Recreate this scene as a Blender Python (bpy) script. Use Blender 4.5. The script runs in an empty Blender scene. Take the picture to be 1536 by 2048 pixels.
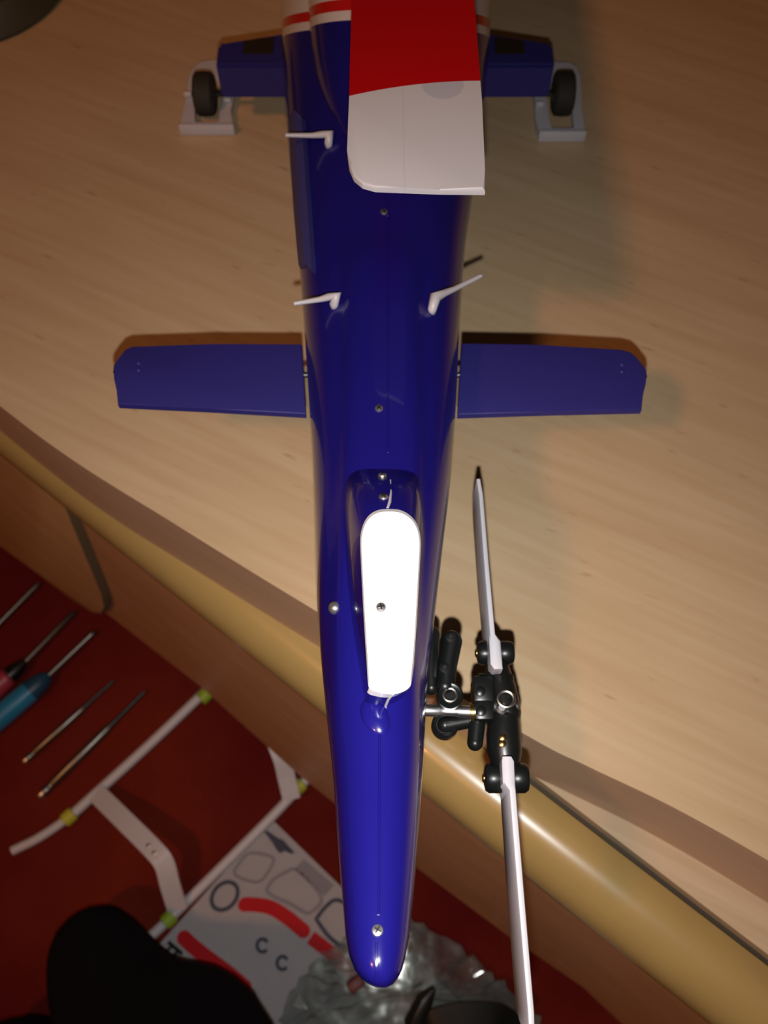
import bpy, bmesh, math, random
from mathutils import Vector, Matrix
from mathutils.bvhtree import BVHTree

random.seed(4)
scene = bpy.context.scene
COL = scene.collection
V = Vector
R = math.radians

# ------------------------------------------------------------------ camera
F = 1800.0                      # focal length in pixels of the 1536 x 2048 frame
TILT = R(26)
CAM = V((0, 0, 0.28))           # desk top is z = 0
RIGHT = V((1, 0, 0)); UP = V((0, math.cos(TILT), math.sin(TILT))); VIEW = V((0, math.sin(TILT), -math.cos(TILT)))
cd = bpy.data.cameras.new('camera'); cam = bpy.data.objects.new('camera', cd); COL.objects.link(cam)
cam.location = CAM; cam.rotation_euler = (TILT, 0, 0)
cd.sensor_fit = 'VERTICAL'; cd.sensor_height = 36; cd.lens = F / 2048 * 36
cd.clip_start = 0.005; cd.clip_end = 20
cd.dof.use_dof = True; cd.dof.focus_distance = 0.205; cd.dof.aperture_fstop = 22
scene.camera = cam

# ------------------------------------------------------------------ world, lamps, exposure
w = bpy.data.worlds.new('room'); scene.world = w; w.use_nodes = True
w.node_tree.nodes['Background'].inputs[0].default_value = (1.0, 0.50, 0.22, 1)
w.node_tree.nodes['Background'].inputs[1].default_value = 0.022

fl = bpy.data.lights.new('phone_flash', 'AREA'); fl.shape = 'DISK'; fl.size = 0.005
fl.energy = 0.315; fl.color = (1.0, 0.97, 0.95)
fo = bpy.data.objects.new('phone_flash', fl); COL.objects.link(fo)
fo.location = CAM - UP * 0.021 + VIEW * 0.001; fo.rotation_euler = (TILT - R(9), 0, 0); fl.spread = R(112)

ll = bpy.data.lights.new('room_lamp', 'AREA'); ll.shape = 'DISK'; ll.size = 0.16
ll.energy = 5.8; ll.color = (1.0, 0.38, 0.13)
lo = bpy.data.objects.new('room_lamp', ll); COL.objects.link(lo)
lo.location = (-0.75, -0.55, 1.40)
lo.rotation_euler = (V((0, 0.25, 0)) - lo.location).to_track_quat('-Z', 'Y').to_euler()

vs = scene.view_settings
vs.view_transform = 'Standard'; vs.look = 'None'; vs.gamma = 1; vs.use_curve_mapping = False; vs.exposure = 0.0

# ------------------------------------------------------------------ helpers
def ray(px, py):
    return VIEW + RIGHT * ((px - 768) / F) + UP * ((1024 - py) / F)
def at(px, py, z):
    """the point at height z that the photograph shows at this pixel"""
    d = ray(px, py); return CAM + d * ((z - CAM.z) / d.z)

def finish(name, bm, mat, parent=None, smooth=True, auto=35):
    bmesh.ops.recalc_face_normals(bm, faces=bm.faces)
    me = bpy.data.meshes.new(name); bm.to_mesh(me); bm.free()
    for m in (mat if isinstance(mat, (list, tuple)) else [mat]):
        me.materials.append(m)
    if smooth:
        for p in me.polygons: p.use_smooth = True
        if auto: me.set_sharp_from_angle(angle=R(auto))
    o = bpy.data.objects.new(name, me); COL.objects.link(o)
    if parent:
        o.parent = parent
        bpy.context.view_layer.update()
        o.matrix_parent_inverse = parent.matrix_world.inverted()
    return o

def thing(name, label, cat, loc, group=None):
    o = bpy.data.objects.new(name, None); COL.objects.link(o)
    o.location = loc; o.empty_display_size = 0.01
    o['label'] = label; o['category'] = cat
    if group: o['group'] = group
    bpy.context.view_layer.update()
    return o
def tag(o, label, cat, group=None):
    o['label'] = label; o['category'] = cat
    if group: o['group'] = group
    return o

def frame(axis):
    axis = axis.normalized()
    a = V((0, 0, 1)) if abs(axis.z) < 0.9 else V((1, 0, 0))
    u = axis.cross(a).normalized(); v = axis.cross(u).normalized()
    return axis, u, v

def add_loft(bm, rings, caps=True, closed=True):
    rs = [[bm.verts.new(p) for p in r] for r in rings]
    n = len(rs[0])
    for a, b in zip(rs, rs[1:]):
        for i in range(n if closed else n - 1):
            j = (i + 1) % n
            bm.faces.new((a[i], a[j], b[j], b[i]))
    if caps:
        bm.faces.new(rs[0]); bm.faces.new(rs[-1])
    return rs

def add_tube(bm, pts, rads, n=12, caps=True):
    if not isinstance(rads, (list, tuple)): rads = [rads] * len(pts)
    rings = []; uprev = None
    for i, p in enumerate(pts):
        a = pts[min(i + 1, len(pts) - 1)] - pts[max(i - 1, 0)]
        a, u, v = frame(a)
        if uprev is not None:
            u = (uprev - a * uprev.dot(a)).normalized(); v = a.cross(u)
        uprev = u
        rings.append([p + (u * math.cos(t) + v * math.sin(t)) * rads[i] for t in (2 * math.pi * k / n for k in range(n))])
    return add_loft(bm, rings, caps)

def add_lathe(bm, base, axis, prof, n=24):
    """prof: (radius, height along axis)"""
    a, u, v = frame(axis)
    rings = [[base + a * h + (u * math.cos(t) + v * math.sin(t)) * max(r, 1e-5) for t in (2 * math.pi * k / n for k in range(n))] for r, h in prof]
    return add_loft(bm, rings, True)

def add_ball(bm, c, r, seg=16):
    bmesh.ops.create_uvsphere(bm, u_segments=seg, v_segments=seg // 2 + 2, radius=r, matrix=Matrix.Translation(c))

def add_ring(bm, c, axis, r, t, n=24, m=8):
    a, u, v = frame(axis)
    vs_ = []
    for k in range(n):
        th = 2 * math.pi * k / n; d = u * math.cos(th) + v * math.sin(th)
        vs_.append([bm.verts.new(c + d * (r + t * math.cos(f)) + a * t * math.sin(f)) for f in (2 * math.pi * q / m for q in range(m))])
    for k in range(n):
        for q in range(m):
            bm.faces.new((vs_[k][q], vs_[(k + 1) % n][q], vs_[(k + 1) % n][(q + 1) % m], vs_[k][(q + 1) % m]))

def add_box(bm, c, size, rot=None, bevel=0.0006, seg=2):
    M = Matrix.Translation(c)
    if rot is not None: M = M @ rot.to_4x4()
    M = M @ Matrix.Diagonal((size[0], size[1], size[2], 1))
    r = bmesh.ops.create_cube(bm, size=1, matrix=M)
    if bevel:
        es = list({e for v in r['verts'] for e in v.link_edges})
        bmesh.ops.bevel(bm, geom=es, offset=bevel, segments=seg, affect='EDGES', profile=0.5)

def add_plate(bm, top, drop, bevel=0.0):
    """a flat polygon 'top' given a thickness along the vector drop"""
    t = [bm.verts.new(p) for p in top]; b = [bm.verts.new(p + drop) for p in top]
    ft = bm.faces.new(t); bm.faces.new(b[::-1])
    n = len(t)
    for i in range(n):
        j = (i + 1) % n; bm.faces.new((t[i], t[j], b[j], b[i]))
    if bevel:
        bm.edges.ensure_lookup_table()
        bmesh.ops.bevel(bm, geom=list(ft.edges), offset=bevel, segments=3, affect='EDGES', profile=0.5)

def spline(pts, n):
    """Catmull-Rom through 2-D or 3-D points, n samples per span"""
    P = [V(p) for p in pts]; P = [P[0] * 2 - P[1]] + P + [P[-1] * 2 - P[-2]]
    out = []
    for i in range(1, len(P) - 2):
        p0, p1, p2, p3 = P[i - 1:i + 3]
        for k in range(n):
            t = k / n
            out.append(0.5 * ((2 * p1) + (p2 - p0) * t + (2 * p0 - 5 * p1 + 4 * p2 - p3) * t * t + (3 * p1 - p0 - 3 * p2 + p3) * t ** 3))
    out.append(P[-2].copy())
    return out

def sstep(a, b, x):
    t = max(0.0, min(1.0, (x - a) / (b - a))); return t * t * (3 - 2 * t)
def interp(tab, x):
    if x <= tab[0][0]: return tab[0][1:]
    for a, b in zip(tab, tab[1:]):
        if x <= b[0]:
            t = (x - a[0]) / (b[0] - a[0]); return tuple(p + (q - p) * t for p, q in zip(a[1:], b[1:]))
    return tab[-1][1:]

# ------------------------------------------------------------------ materials
def mat(name, color, rough=0.5, metal=0.0, coat=0.0, spec=0.5, coat_rough=0.03):
    m = bpy.data.materials.new(name); m.use_nodes = True
    b = m.node_tree.nodes['Principled BSDF']
    b.inputs['Base Color'].default_value = (*color, 1); b.inputs['Roughness'].default_value = rough
    b.inputs['Metallic'].default_value = metal; b.inputs['Coat Weight'].default_value = coat
    b.inputs['Coat Roughness'].default_value = coat_rough
    b.inputs['Specular IOR Level'].default_value = spec
    return m
def nodes(m): return m.node_tree.nodes, m.node_tree.links, m.node_tree.nodes['Principled BSDF']
def speckle(m, scale=900, amount=0.12, bump=0.0):
    """fine uneven tone and relief on a plain material"""
    N, L, b = nodes(m); col = tuple(b.inputs['Base Color'].default_value)
    tc = N.new('ShaderNodeTexCoord'); no = N.new('ShaderNodeTexNoise'); no.inputs['Scale'].default_value = scale; no.inputs['Detail'].default_value = 4
    L.new(tc.outputs['Object'], no.inputs['Vector'])
    mx = N.new('ShaderNodeMix'); mx.data_type = 'RGBA'
    mx.inputs['A'].default_value = tuple(c * (1 - amount) for c in col[:3]) + (1,); mx.inputs['B'].default_value = tuple(min(1, c * (1 + amount)) for c in col[:3]) + (1,)
    L.new(no.outputs['Fac'], mx.inputs['Factor']); L.new(mx.outputs['Result'], b.inputs['Base Color'])
    if bump:
        bp = N.new('ShaderNodeBump'); bp.inputs['Strength'].default_value = bump; bp.inputs['Distance'].default_value = 0.0005
        L.new(no.outputs['Fac'], bp.inputs['Height']); L.new(bp.outputs['Normal'], b.inputs['Normal'])
    return m

def wood(name, c1, c2, angle, rough=0.45, fleck=0.6, coat=0.0):
    m = mat(name, c1, rough, coat=coat, spec=0.35)
    N, L, b = nodes(m)
    tc = N.new('ShaderNodeTexCoord')
    mp = N.new('ShaderNodeMapping'); mp.vector_type = 'TEXTURE'; mp.inputs['Rotation'].default_value = (0, 0, angle)
    L.new(tc.outputs['Object'], mp.inputs['Vector'])
    def noise(sx, sy, sc, det, dist=0.0):
        q = N.new('ShaderNodeMapping'); q.inputs['Scale'].default_value = (sx, sy, sy)
        L.new(mp.outputs['Vector'], q.inputs['Vector'])
        n = N.new('ShaderNodeTexNoise'); n.inputs['Scale'].default_value = sc; n.inputs['Detail'].default_value = det; n.inputs['Distortion'].default_value = dist
        L.new(q.outputs['Vector'], n.inputs['Vector']); return n
    g1 = noise(0.10, 1.0, 55, 3, 0.3); g2 = noise(0.06, 1.0, 260, 2)
    g3 = noise(0.25, 1.0, 330, 1)
    ad = N.new('ShaderNodeMath'); ad.operation = 'ADD'; L.new(g1.outputs['Fac'], ad.inputs[0]); L.new(g2.outputs['Fac'], ad.inputs[1])
    rp = N.new('ShaderNodeValToRGB'); rp.color_ramp.elements[0].position = 0.70; rp.color_ramp.elements[1].position = 1.25
    hf = N.new('ShaderNodeMath'); hf.operation = 'MULTIPLY'; hf.inputs[1].default_value = 1.0
    L.new(ad.outputs[0], hf.inputs[0])
    mr = N.new('ShaderNodeMapRange'); mr.inputs['From Min'].default_value = 0.72; mr.inputs['From Max'].default_value = 1.28
    L.new(hf.outputs[0], mr.inputs['Value'])
    mx = N.new('ShaderNodeMix'); mx.data_type = 'RGBA'; mx.inputs['A'].default_value = (*c2, 1); mx.inputs['B'].default_value = (*c1, 1)
    L.new(mr.outputs['Result'], mx.inputs['Factor'])
    fr = N.new('ShaderNodeMapRange'); fr.inputs['From Min'].default_value = 0.70; fr.inputs['From Max'].default_value = 0.85
    fr.inputs['To Max'].default_value = fleck
    L.new(g3.outputs['Fac'], fr.inputs['Value'])
    m2 = N.new('ShaderNodeMix'); m2.data_type = 'RGBA'; m2.inputs['B'].default_value = (c2[0] * 0.55, c2[1] * 0.42, c2[2] * 0.35, 1)
    L.new(fr.outputs['Result'], m2.inputs['Factor']); L.new(mx.outputs['Result'], m2.inputs['A']); L.new(m2.outputs['Result'], b.inputs['Base Color'])
    N.remove(rp)
    return m

GRAIN = R(-27)
M_wood = wood('beech_veneer', (0.57, 0.425, 0.26), (0.50, 0.35, 0.20), GRAIN)
M_wood_edge = wood('beech_edge', (0.56, 0.37, 0.25), (0.50, 0.32, 0.21), GRAIN, fleck=0.2)
M_wood_low = wood('beech_table', (0.56, 0.44, 0.29), (0.46, 0.34, 0.21), GRAIN, fleck=0.8)
M_rail = speckle(mat('lacquered_rail', (0.37, 0.255, 0.09), 0.28, coat=0.4, spec=0.5), 60, 0.08)
M_panel = wood('beech_panel', (0.60, 0.33, 0.16), (0.52, 0.27, 0.13), GRAIN, fleck=0.15)
M_gap = mat('dark_gap', (0.05, 0.035, 0.02), 0.8)
M_black = speckle(mat('black_plastic', (0.006, 0.007, 0.007), 0.34, spec=0.45), 400, 0.2)
M_white = speckle(mat('white_plastic', (0.54, 0.53, 0.57), 0.4), 300, 0.05)
M_chrome = mat('bright_steel', (0.82, 0.83, 0.85), 0.34, 1.0)
M_steel = speckle(mat('dull_steel', (0.27, 0.26, 0.23), 0.38, 1.0), 300, 0.1)
M_darksteel = mat('dark_steel', (0.06, 0.06, 0.06), 0.4, 0.8)
M_brass = mat('brass', (0.78, 0.56, 0.20), 0.25, 1.0)
M_tyre = speckle(mat('rubber', (0.022, 0.019, 0.013), 0.75), 900, 0.2)
M_blue = speckle(mat('blue_gloss_paint', (0.009, 0.007, 0.155), 0.22, coat=0.55, spec=0.4, coat_rough=0.02), 120, 0.05)
M_bluematt = speckle(mat('blue_satin_plastic', (0.024, 0.021, 0.165), 0.5, spec=0.35), 700, 0.08)
M_strake = speckle(mat('blue_strake_plastic', (0.045, 0.043, 0.19), 0.55, spec=0.4), 700, 0.08)
M_bluedark = mat('dark_window', (0.025, 0.017, 0.010), 0.3)
M_seam = mat('seam_line', (0.006, 0.005, 0.09), 0.3)
M_cap = speckle(mat('white_gloss_paint', (0.86, 0.86, 0.86), 0.25, coat=0.8), 200, 0.02)
M_cloth = speckle(mat('black_cloth', (0.006, 0.006, 0.008), 0.95, spec=0.1), 600, 0.4, 0.3)
M_greenband = mat('green_band', (0.33, 0.50, 0.03), 0.5)
M_yellowband = mat('yellow_green_band', (0.55, 0.55, 0.05), 0.5)

def paint_material():
    """white nose, red pinstripe, blue tail: the painted scheme follows the body's own length"""
    m = mat('fuselage_paint', (0.01, 0.01, 0.2), 0.22, coat=0.55, spec=0.4, coat_rough=0.02)
    N, L, b = nodes(m)
    tc = N.new('ShaderNodeTexCoord'); sp = N.new('ShaderNodeSeparateXYZ'); L.new(tc.outputs['Object'], sp.inputs[0])
    def mth(op, a, c=None, cl=False):
        n = N.new('ShaderNodeMath'); n.operation = op; n.use_clamp = cl
        for i, q in enumerate((a, c)):
            if q is None: continue
            if isinstance(q, (int, float)): n.inputs[i].default_value = q
            else: L.new(q, n.inputs[i])
        return n.outputs[0]
    t = mth('ADD', sp.outputs['Y'], mth('MULTIPLY', sp.outputs['Z'], 1.13))     # the scheme's edge slants down and forward
    Y0 = 0.3690
    white = mth('MULTIPLY', mth('SUBTRACT', t, Y0), 4000.0, True)
    red1 = mth('MULTIPLY', mth('SUBTRACT', t, Y0 + 0.0045), 4000.0, True)
    red2 = mth('MULTIPLY', mth('SUBTRACT', Y0 + 0.0100, t), 4000.0, True)
    red = mth('MULTIPLY', red1, red2)
    m1 = N.new('ShaderNodeMix'); m1.data_type = 'RGBA'; m1.inputs['A'].default_value = (0.009, 0.007, 0.155, 1); m1.inputs['B'].default_value = (0.68, 0.66, 0.66, 1)
    L.new(white, m1.inputs['Factor'])
    m2 = N.new('ShaderNodeMix'); m2.data_type = 'RGBA'; m2.inputs['B'].default_value = (0.55, 0.01, 0.01, 1)
    L.new(m1.outputs['Result'], m2.inputs['A']); L.new(red, m2.inputs['Factor']); L.new(m2.outputs['Result'], b.inputs['Base Color'])
    return m
M_paint = paint_material()

# ------------------------------------------------------------------ floor
ZF = -0.35
def carpet_mat():
    m = mat('red_carpet', (0.10, 0.007, 0.006), 0.95, spec=0.1); N, L, b = nodes(m)
    tc = N.new('ShaderNodeTexCoord')
    n1 = N.new('ShaderNodeTexNoise'); n1.inputs['Scale'].default_value = 9; n1.inputs['Detail'].default_value = 3
    n2 = N.new('ShaderNodeTexNoise'); n2.inputs['Scale'].default_value = 700
    for n in (n1, n2): L.new(tc.outputs['Object'], n.inputs['Vector'])
    mr = N.new('ShaderNodeMapRange'); mr.inputs['From Min'].default_value = 0.35; mr.inputs['From Max'].default_value = 0.68
    L.new(n1.outputs['Fac'], mr.inputs['Value'])
    mx = N.new('ShaderNodeMix'); mx.data_type = 'RGBA'; mx.inputs['A'].default_value = (0.120, 0.009, 0.009, 1); mx.inputs['B'].default_value = (0.19, 0.022, 0.010, 1)
    L.new(mr.outputs['Result'], mx.inputs['Factor']); L.new(mx.outputs['Result'], b.inputs['Base Color'])
    bp = N.new('ShaderNodeBump'); bp.inputs['Strength'].default_value = 0.6; bp.inputs['Distance'].default_value = 0.003
    L.new(n2.outputs['Fac'], bp.inputs['Height']); L.new(bp.outputs['Normal'], b.inputs['Normal'])
    return m
bm = bmesh.new()
add_box(bm, V((0, 0.2, ZF - 0.02)), (3.4, 3.4, 0.04), bevel=0)
fl_o = finish('floor', bm, carpet_mat(), smooth=False); fl_o['kind'] = 'structure'

# ------------------------------------------------------------------ desk
desk = thing('desk', 'light beech desk with a thick worktop and a rounded yellow front rail', 'desk', (0.2, 0.5, ZF))
ZT = -0.044                                     # the table the worktop slab lies on
edge_px = spline([(-260, 600), (0, 812), (150, 923), (335, 1039), (632, 1222), (1052, 1470), (1174, 1532), (1349, 1616), (1536, 1721), (1800, 1880)], 8)
edge = [at(p[0], p[1], 0) for p in edge_px]
far = [V((1.1, edge[-1].y, 0)), V((1.1, 1.35, 0)), V((-1.0, 1.35, 0)), V((-1.0, edge[0].y, 0))]
bm = bmesh.new()
top = edge + far
t = [bm.verts.new(p) for p in top]; b_ = [bm.verts.new(p + V((0, 0, ZT + 0.0002))) for p in top]
ft = bm.faces.new(t); fb = bm.faces.new(b_[::-1])
for i in range(len(t)):
    j = (i + 1) % len(t); f = bm.faces.new((t[i], t[j], b_[j], b_[i])); f.material_index = 1
bmesh.ops.bevel(bm, geom=[e for e in ft.edges if all(v in t[:len(edge)] for v in e.verts)], offset=0.0016, segments=3, affect='EDGES', profile=0.5)
finish('worktop', bm, [M_wood, M_wood_edge], desk, smooth=True, auto=50)

# lower table: straight front, a groove, and a round rail along it
g0, g1 = at(1056, 1543, ZT), at(1536, 1909, ZT)
gd = (g1 - g0).normalized(); gn = V((gd.y, -gd.x, 0))          # gn points off the desk
if gn.y > 0: gn = -gn
ga, gb = g0 - gd * 0.62, g1 + gd * 0.6
bm = bmesh.new()
add_plate(bm, [ga, gb, gb - gn * 0.30, ga - gn * 0.30], V((0, 0, -0.020)))
finish('table_top', bm, M_wood_low, desk, smooth=False)
# rail: a half round moulding set 3 mm off the table's front
prof = []
RR = 0.0165
for k in range(21):
    a = R(100 - 200 * k / 20)
    prof.append((0.011 + RR * 0.95 * math.cos(a), -RR * 0.90 + RR * math.sin(a)))
prof = [(0.0026, -0.002)] + prof + [(0.0026, -RR * 1.9)]
bm = bmesh.new()
rings = [[p0 + gn * u + V((0, 0, v)) for u, v in prof] for p0 in (ga, ga.lerp(gb, 0.5), gb)]
add_loft(bm, rings)
finish('edge_rail', bm, M_rail, desk, auto=40)
bm = bmesh.new()
add_plate(bm, [ga + gn * 0.0026, gb + gn * 0.0026, gb - gn * 0.002, ga - gn * 0.002], V((0, 0, -0.012)))
for v in bm.verts: v.co.z -= 0.006
finish('groove', bm, M_gap, desk, smooth=False)

# front panel under the rail, leaning out a little towards its foot
ZP = -0.30
pb = [at(x, y, ZP) for x, y in ((120, 1145), (215, 1228), (400, 1372), (600, 1552), (834, 1736), (1017, 1872), (1167, 1975), (1244, 2048), (1420, 2200))]
pd = (pb[-1] - pb[0]).normalized()
pn = V((pd.y, -pd.x, 0)); pn = pn if pn.y < 0 else -pn
p0, p1 = pb[0] - pd * 0.25, pb[-1] + pd * 0.2
pt0 = ga + gn * 0.010; 
def top_over(p):        # point of the rail line abreast of p
    k = (p - ga).dot(gd); q = ga + gd * k + gn * 0.012; return V((q.x, q.y, ZT - 0.030))
bm = bmesh.new()
line = [p0] + pb + [p1]
rings = []
for p in line:
    q = top_over(p)
    rings.append([q, V((p.x, p.y, ZP)), V((p.x, p.y, ZP)) - pn * 0.016, q - pn * 0.016])
add_loft(bm, rings)
finish('front_panel', bm, M_panel, desk, auto=30)

# cupboard door standing proud at the left
def on_panel(px, py, out=0.0):
    """where the sight line meets the slanted panel plane"""
    a, b2, c = top_over(p0), p0, p1
    n = (b2 - a).cross(c - a).normalized(); d = ray(px, py)
    if n.y > 0: n = -n
    a = a + n * out
    return CAM + d * ((a - CAM).dot(n) / d.dot(n)), n
bm = bmesh.new()
dpx = [(-150, 800), (60, 925), (86, 927), (100, 945), (150, 1063), (203, 1190), (211, 1215), (203, 1229), (186, 1227), (150, 1205), (80, 1150), (0, 1092), (-150, 985)]
pts = []
for x, y in dpx:
    p, n = on_panel(x, y, 0.0075); pts.append(p)
add_plate(bm, pts, -n * 0.0068, bevel=0.002)
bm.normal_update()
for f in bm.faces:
    if abs(f.normal.dot(n)) < 0.8: f.material_index = 1  # side faces coloured dark, painting in the shadow line along the door's edge
door = finish('cupboard_door', bm, [wood('door_wood', (0.62, 0.38, 0.18), (0.54, 0.32, 0.14), GRAIN, fleck=0.1), mat('door_edge_shade', (0.16, 0.11, 0.06), .6)], desk, auto=40)
# legs under the desk
for lx, ly in ((-0.75, 0.95), (0.9, 0.95), (0.9, 0.35), (-0.62, 0.62)):
    bm = bmesh.new(); add_box(bm, V((lx, ly, (ZF + ZT) / 2)), (0.05, 0.05, ZT - ZF), bevel=0.003)
    finish('leg', bm, M_panel, desk)

# ------------------------------------------------------------------ helicopter
heli = thing('model_helicopter', 'glossy blue model helicopter with red and white rotor blade, standing on the desk', 'model helicopter', (0, 0.3, 0))

# tail: (image row of widest line, left, right, height of widest line, top, bottom)
rows = [(0, 562, 984, .050, .082, .014), (150, 567, 974, .051, .080, .020), (300, 577, 958, .053, .078, .026), (400, 586, 944, .054, .077, .029), (500, 596, 930, .055, .0765, .031),
        (650, 608, 919, .056, .0765, .033), (800, 618, 912, .057, .077, .034), (950, 627, 902, .058, .078, .034), (1100, 632, 885, .060, .080, .033),
        (1250, 637, 868, .063, .082, .031), (1400, 650, 853, .067, .0845, .030), (1550, 666, 845, .072, .088, .034), (1700, 677, 835, .078, .0915, .044),
        (1800, 685, 826, .082, .0935, .054), (1870, 691, 819, .0845, .095, .062), (1910, 698, 812, .086, .0955, .068), (1940, 709, 804, .087, .0955, .073),
        (1957, 722, 796, .0875, .0945, .077), (1968, 736, 787, .0878, .0930, .080), (1975, 751, 775, .0880, .0910, .084)]
secs = []
for py, xl, xr, zw, zt, zb in rows:
    a, b2 = at(xl, py, zw), at(xr, py, zw)
    secs.append(((a.y + b2.y) / 2, (a.x + b2.x) / 2, (b2.x - a.x) / 2, zw, zt, zb))
secs.sort(key=lambda s: s[0])
y_last = secs[-1][0]
secs += [(y, 0.0, hw, zw, zt, zb) for y, hw, zw, zt, zb in ((0.36, .0455, .052, .086, .012), (0.42, .052, .056, .098, .010), (0.50, .055, .058, .104, .010),
         (0.58, .053, .056, .098, .011), (0.66, .044, .050, .080, .014), (0.71, .030, .044, .064, .020), (0.735, .014, .041, .052, .029), (0.742, .003, .040, .042, .038))]
NB = 72
def sect(s, y):
    yy, cx, hw, zw, zt, zb = s
    out = []
    ramp = sstep(0.195, 0.178, y) * sstep(0.03, 0.06, y)
    for k in range(NB):
        a = 2 * math.pi * k / NB
        c, sn = math.cos(a), math.sin(a)
        e = 2 / 2.3
        x = math.copysign(abs(c) ** e, c) * hw; h = math.copysign(abs(sn) ** e, sn)
        z = zw + h * ((zt - zw) if h > 0 else (zw - zb))
        if sn > 0: z += 0.0018 * ramp * sstep(0.0115, 0.0085, abs(x))     # raised spine of the boom
        out.append(V((cx + x, y, z)))
    return out
def fine(secs, step=0.004):
    res = []
    for a, b2 in zip(secs, secs[1:]):
        n = max(1, int((b2[0] - a[0]) / step))
        for k in range(n): res.append(a[0] + (b2[0] - a[0]) * k / n)
    res.append(secs[-1][0]); return res
def smooth_interp(secs, y):
    ys = [s[0] for s in secs]
    i = 0
    while i < len(ys) - 2 and y > ys[i + 1]: i += 1
    p1, p2 = secs[i], secs[i + 1]; p0 = secs[max(0, i - 1)]; p3 = secs[min(len(secs) - 1, i + 2)]
    h = p2[0] - p1[0]; t = (y - p1[0]) / h; out = [y]
    for q in range(1, 6):
        m1 = (p2[q] - p0[q]) / max(1e-9, p2[0] - p0[0]) * h; m2 = (p3[q] - p1[q]) / max(1e-9, p3[0] - p1[0]) * h
        t2, t3 = t * t, t ** 3
        out.append((2 * t3 - 3 * t2 + 1) * p1[q] + (t3 - 2 * t2 + t) * m1 + (-2 * t3 + 3 * t2) * p2[q] + (t3 - t2) * m2)
    return tuple(out)
bm = bmesh.new()
add_loft(bm, [sect(smooth_interp(secs, y), y) for y in fine(secs)])
bmesh.ops.recalc_face_normals(bm, faces=bm.faces)
bvh_body = BVHTree.FromBMesh(bm)
finish('fuselage', bm, M_paint, heli, auto=60)

# engine cowling riding on the fuselage in front of the boom
cow = [(0.222, .006, .076, .0765), (0.236, .014, .074, .0815), (0.250, .0195, .072, .0875), (0.266, .0235, .070, .0935), (0.285, .0258, .070, .0985), (0.31, .0275, .070, .103), (0.36, .031, .070, .108),
       (0.44, .034, .070, .112), (0.52, .034, .072, .113), (0.58, .028, .074, .108), (0.62, .018, .076, .100), (0.635, .006, .080, .092)]
bm = bmesh.new(); rings = []
csec = [(y, 0.0, hw, zs, zt, zs) for y, hw, zs, zt in cow]
for y in fine(csec, 0.005):
    _, _, hw, zs, zt, _ = smooth_interp(csec, y)
    ring = []
    for k in range(33):
        a = math.pi * k / 32; c, sn = math.cos(a), math.sin(a); e = 2 / 2.4
        ring.append(V((math.copysign(abs(c) ** e, c) * hw, y, zs + abs(sn) ** e * (zt - zs))))
    ring += [V((-hw * 0.9, y, zs - 0.015)), V((hw * 0.9, y, zs - 0.015))]
    rings.append(ring)
add_loft(bm, rings)
bmesh.ops.recalc_face_normals(bm, faces=bm.faces)
bvh_cow = BVHTree.FromBMesh(bm)
finish('engine_cowling', bm, M_paint, heli, auto=50)

def hit(px, py):
    d = ray(px, py).normalized(); best = None
    for t_ in (bvh_body, bvh_cow):
        p, n, i, dist = t_.ray_cast(CAM, d)
        if p is not None and (best is None or dist < best[2]): best = (p, n if n.dot(d) < 0 else -n, dist)
    return best

# tail fairing: blue sloped walls up to a white top
top_px = [(777, 1016), (757, 1018), (741, 1026), (729, 1041), (722, 1062), (720, 1085), (722, 1130), (725, 1190), (729, 1260), (733, 1320), (736, 1365), (740, 1376), (752, 1382), (770, 1386),
          (788, 1387), (806, 1382), (818, 1374), (823, 1362), (828, 1320), (833, 1250), (837, 1180), (840, 1125), (842, 1085), (839, 1060), (831, 1041), (818, 1027), (800, 1018)]
base_px = [(768, 938), (728, 938), (708, 944), (695, 958), (689, 985), (688, 1030), (690, 1090), (697, 1180), (708, 1270), (718, 1330), (727, 1390), (733, 1406), (748, 1410), (768, 1412),
           (786, 1407), (806, 1394), (818, 1382), (824, 1366), (832, 1320), (840, 1250), (845, 1180), (849, 1125), (852, 1085), (850, 1030), (845, 985), (838, 955), (815, 941)]
def loop(px):
    q = [V((*p, 0)) for p in px]; m_ = len(q); out_ = []
    for i in range(m_):
        p0, p1, p2, p3 = q[i - 1], q[i], q[(i + 1) % m_], q[(i + 2) % m_]
        for k in range(3):
            t = k / 3
            v = 0.5 * ((2 * p1) + (p2 - p0) * t + (2 * p0 - 5 * p1 + 4 * p2 - p3) * t * t + (3 * p1 - p0 - 3 * p2 + p3) * t ** 3)
            out_.append((v.x, v.y))
    return out_
top_px, base_px = loop(top_px), loop(base_px)
def ztop_at(py): return 0.0935 + (py - 1016) / 370 * 0.003
tp = [at(x, y, ztop_at(y)) for x, y in top_px]
bp = []
for (x, y), q in zip(base_px, tp):
    h_ = hit(x, y); p = h_[0] if h_ else q - V((0, 0, 0.02)); bp.append(p)
n = len(tp)
rear = set(range(32, 54))
def lev(i, k):     # 0 foot below skin, 1 foot, 2 mid, 3 top edge, 4 rounded in
    a, b2 = bp[i], tp[i]
    if k == 0: return a + V((0, 0, -0.003))
    if k == 1: return a
    if k == 2: return a.lerp(b2, 0.55) + V((0, 0, 0.0012))
    if k == 3: return b2 - V((0, 0, 0.0005))
    c = sum(tp, V()) / n
    q = b2.lerp(c, 0.05); return q + V((0, 0, 0.0003))
bm = bmesh.new()
L_ = [[bm.verts.new(lev(i, k)) for i in range(n)] for k in range(4)]
for k in range(3):
    for i in range(n):
        j = (i + 1) % n
        if k == 2 and i in rear: continue
        bm.faces.new((L_[k][i], L_[k][j], L_[k + 1][j], L_[k + 1][i]))
fairing = finish('tail_fairing', bm, M_blue, heli, auto=50)
bm = bmesh.new()
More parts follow.
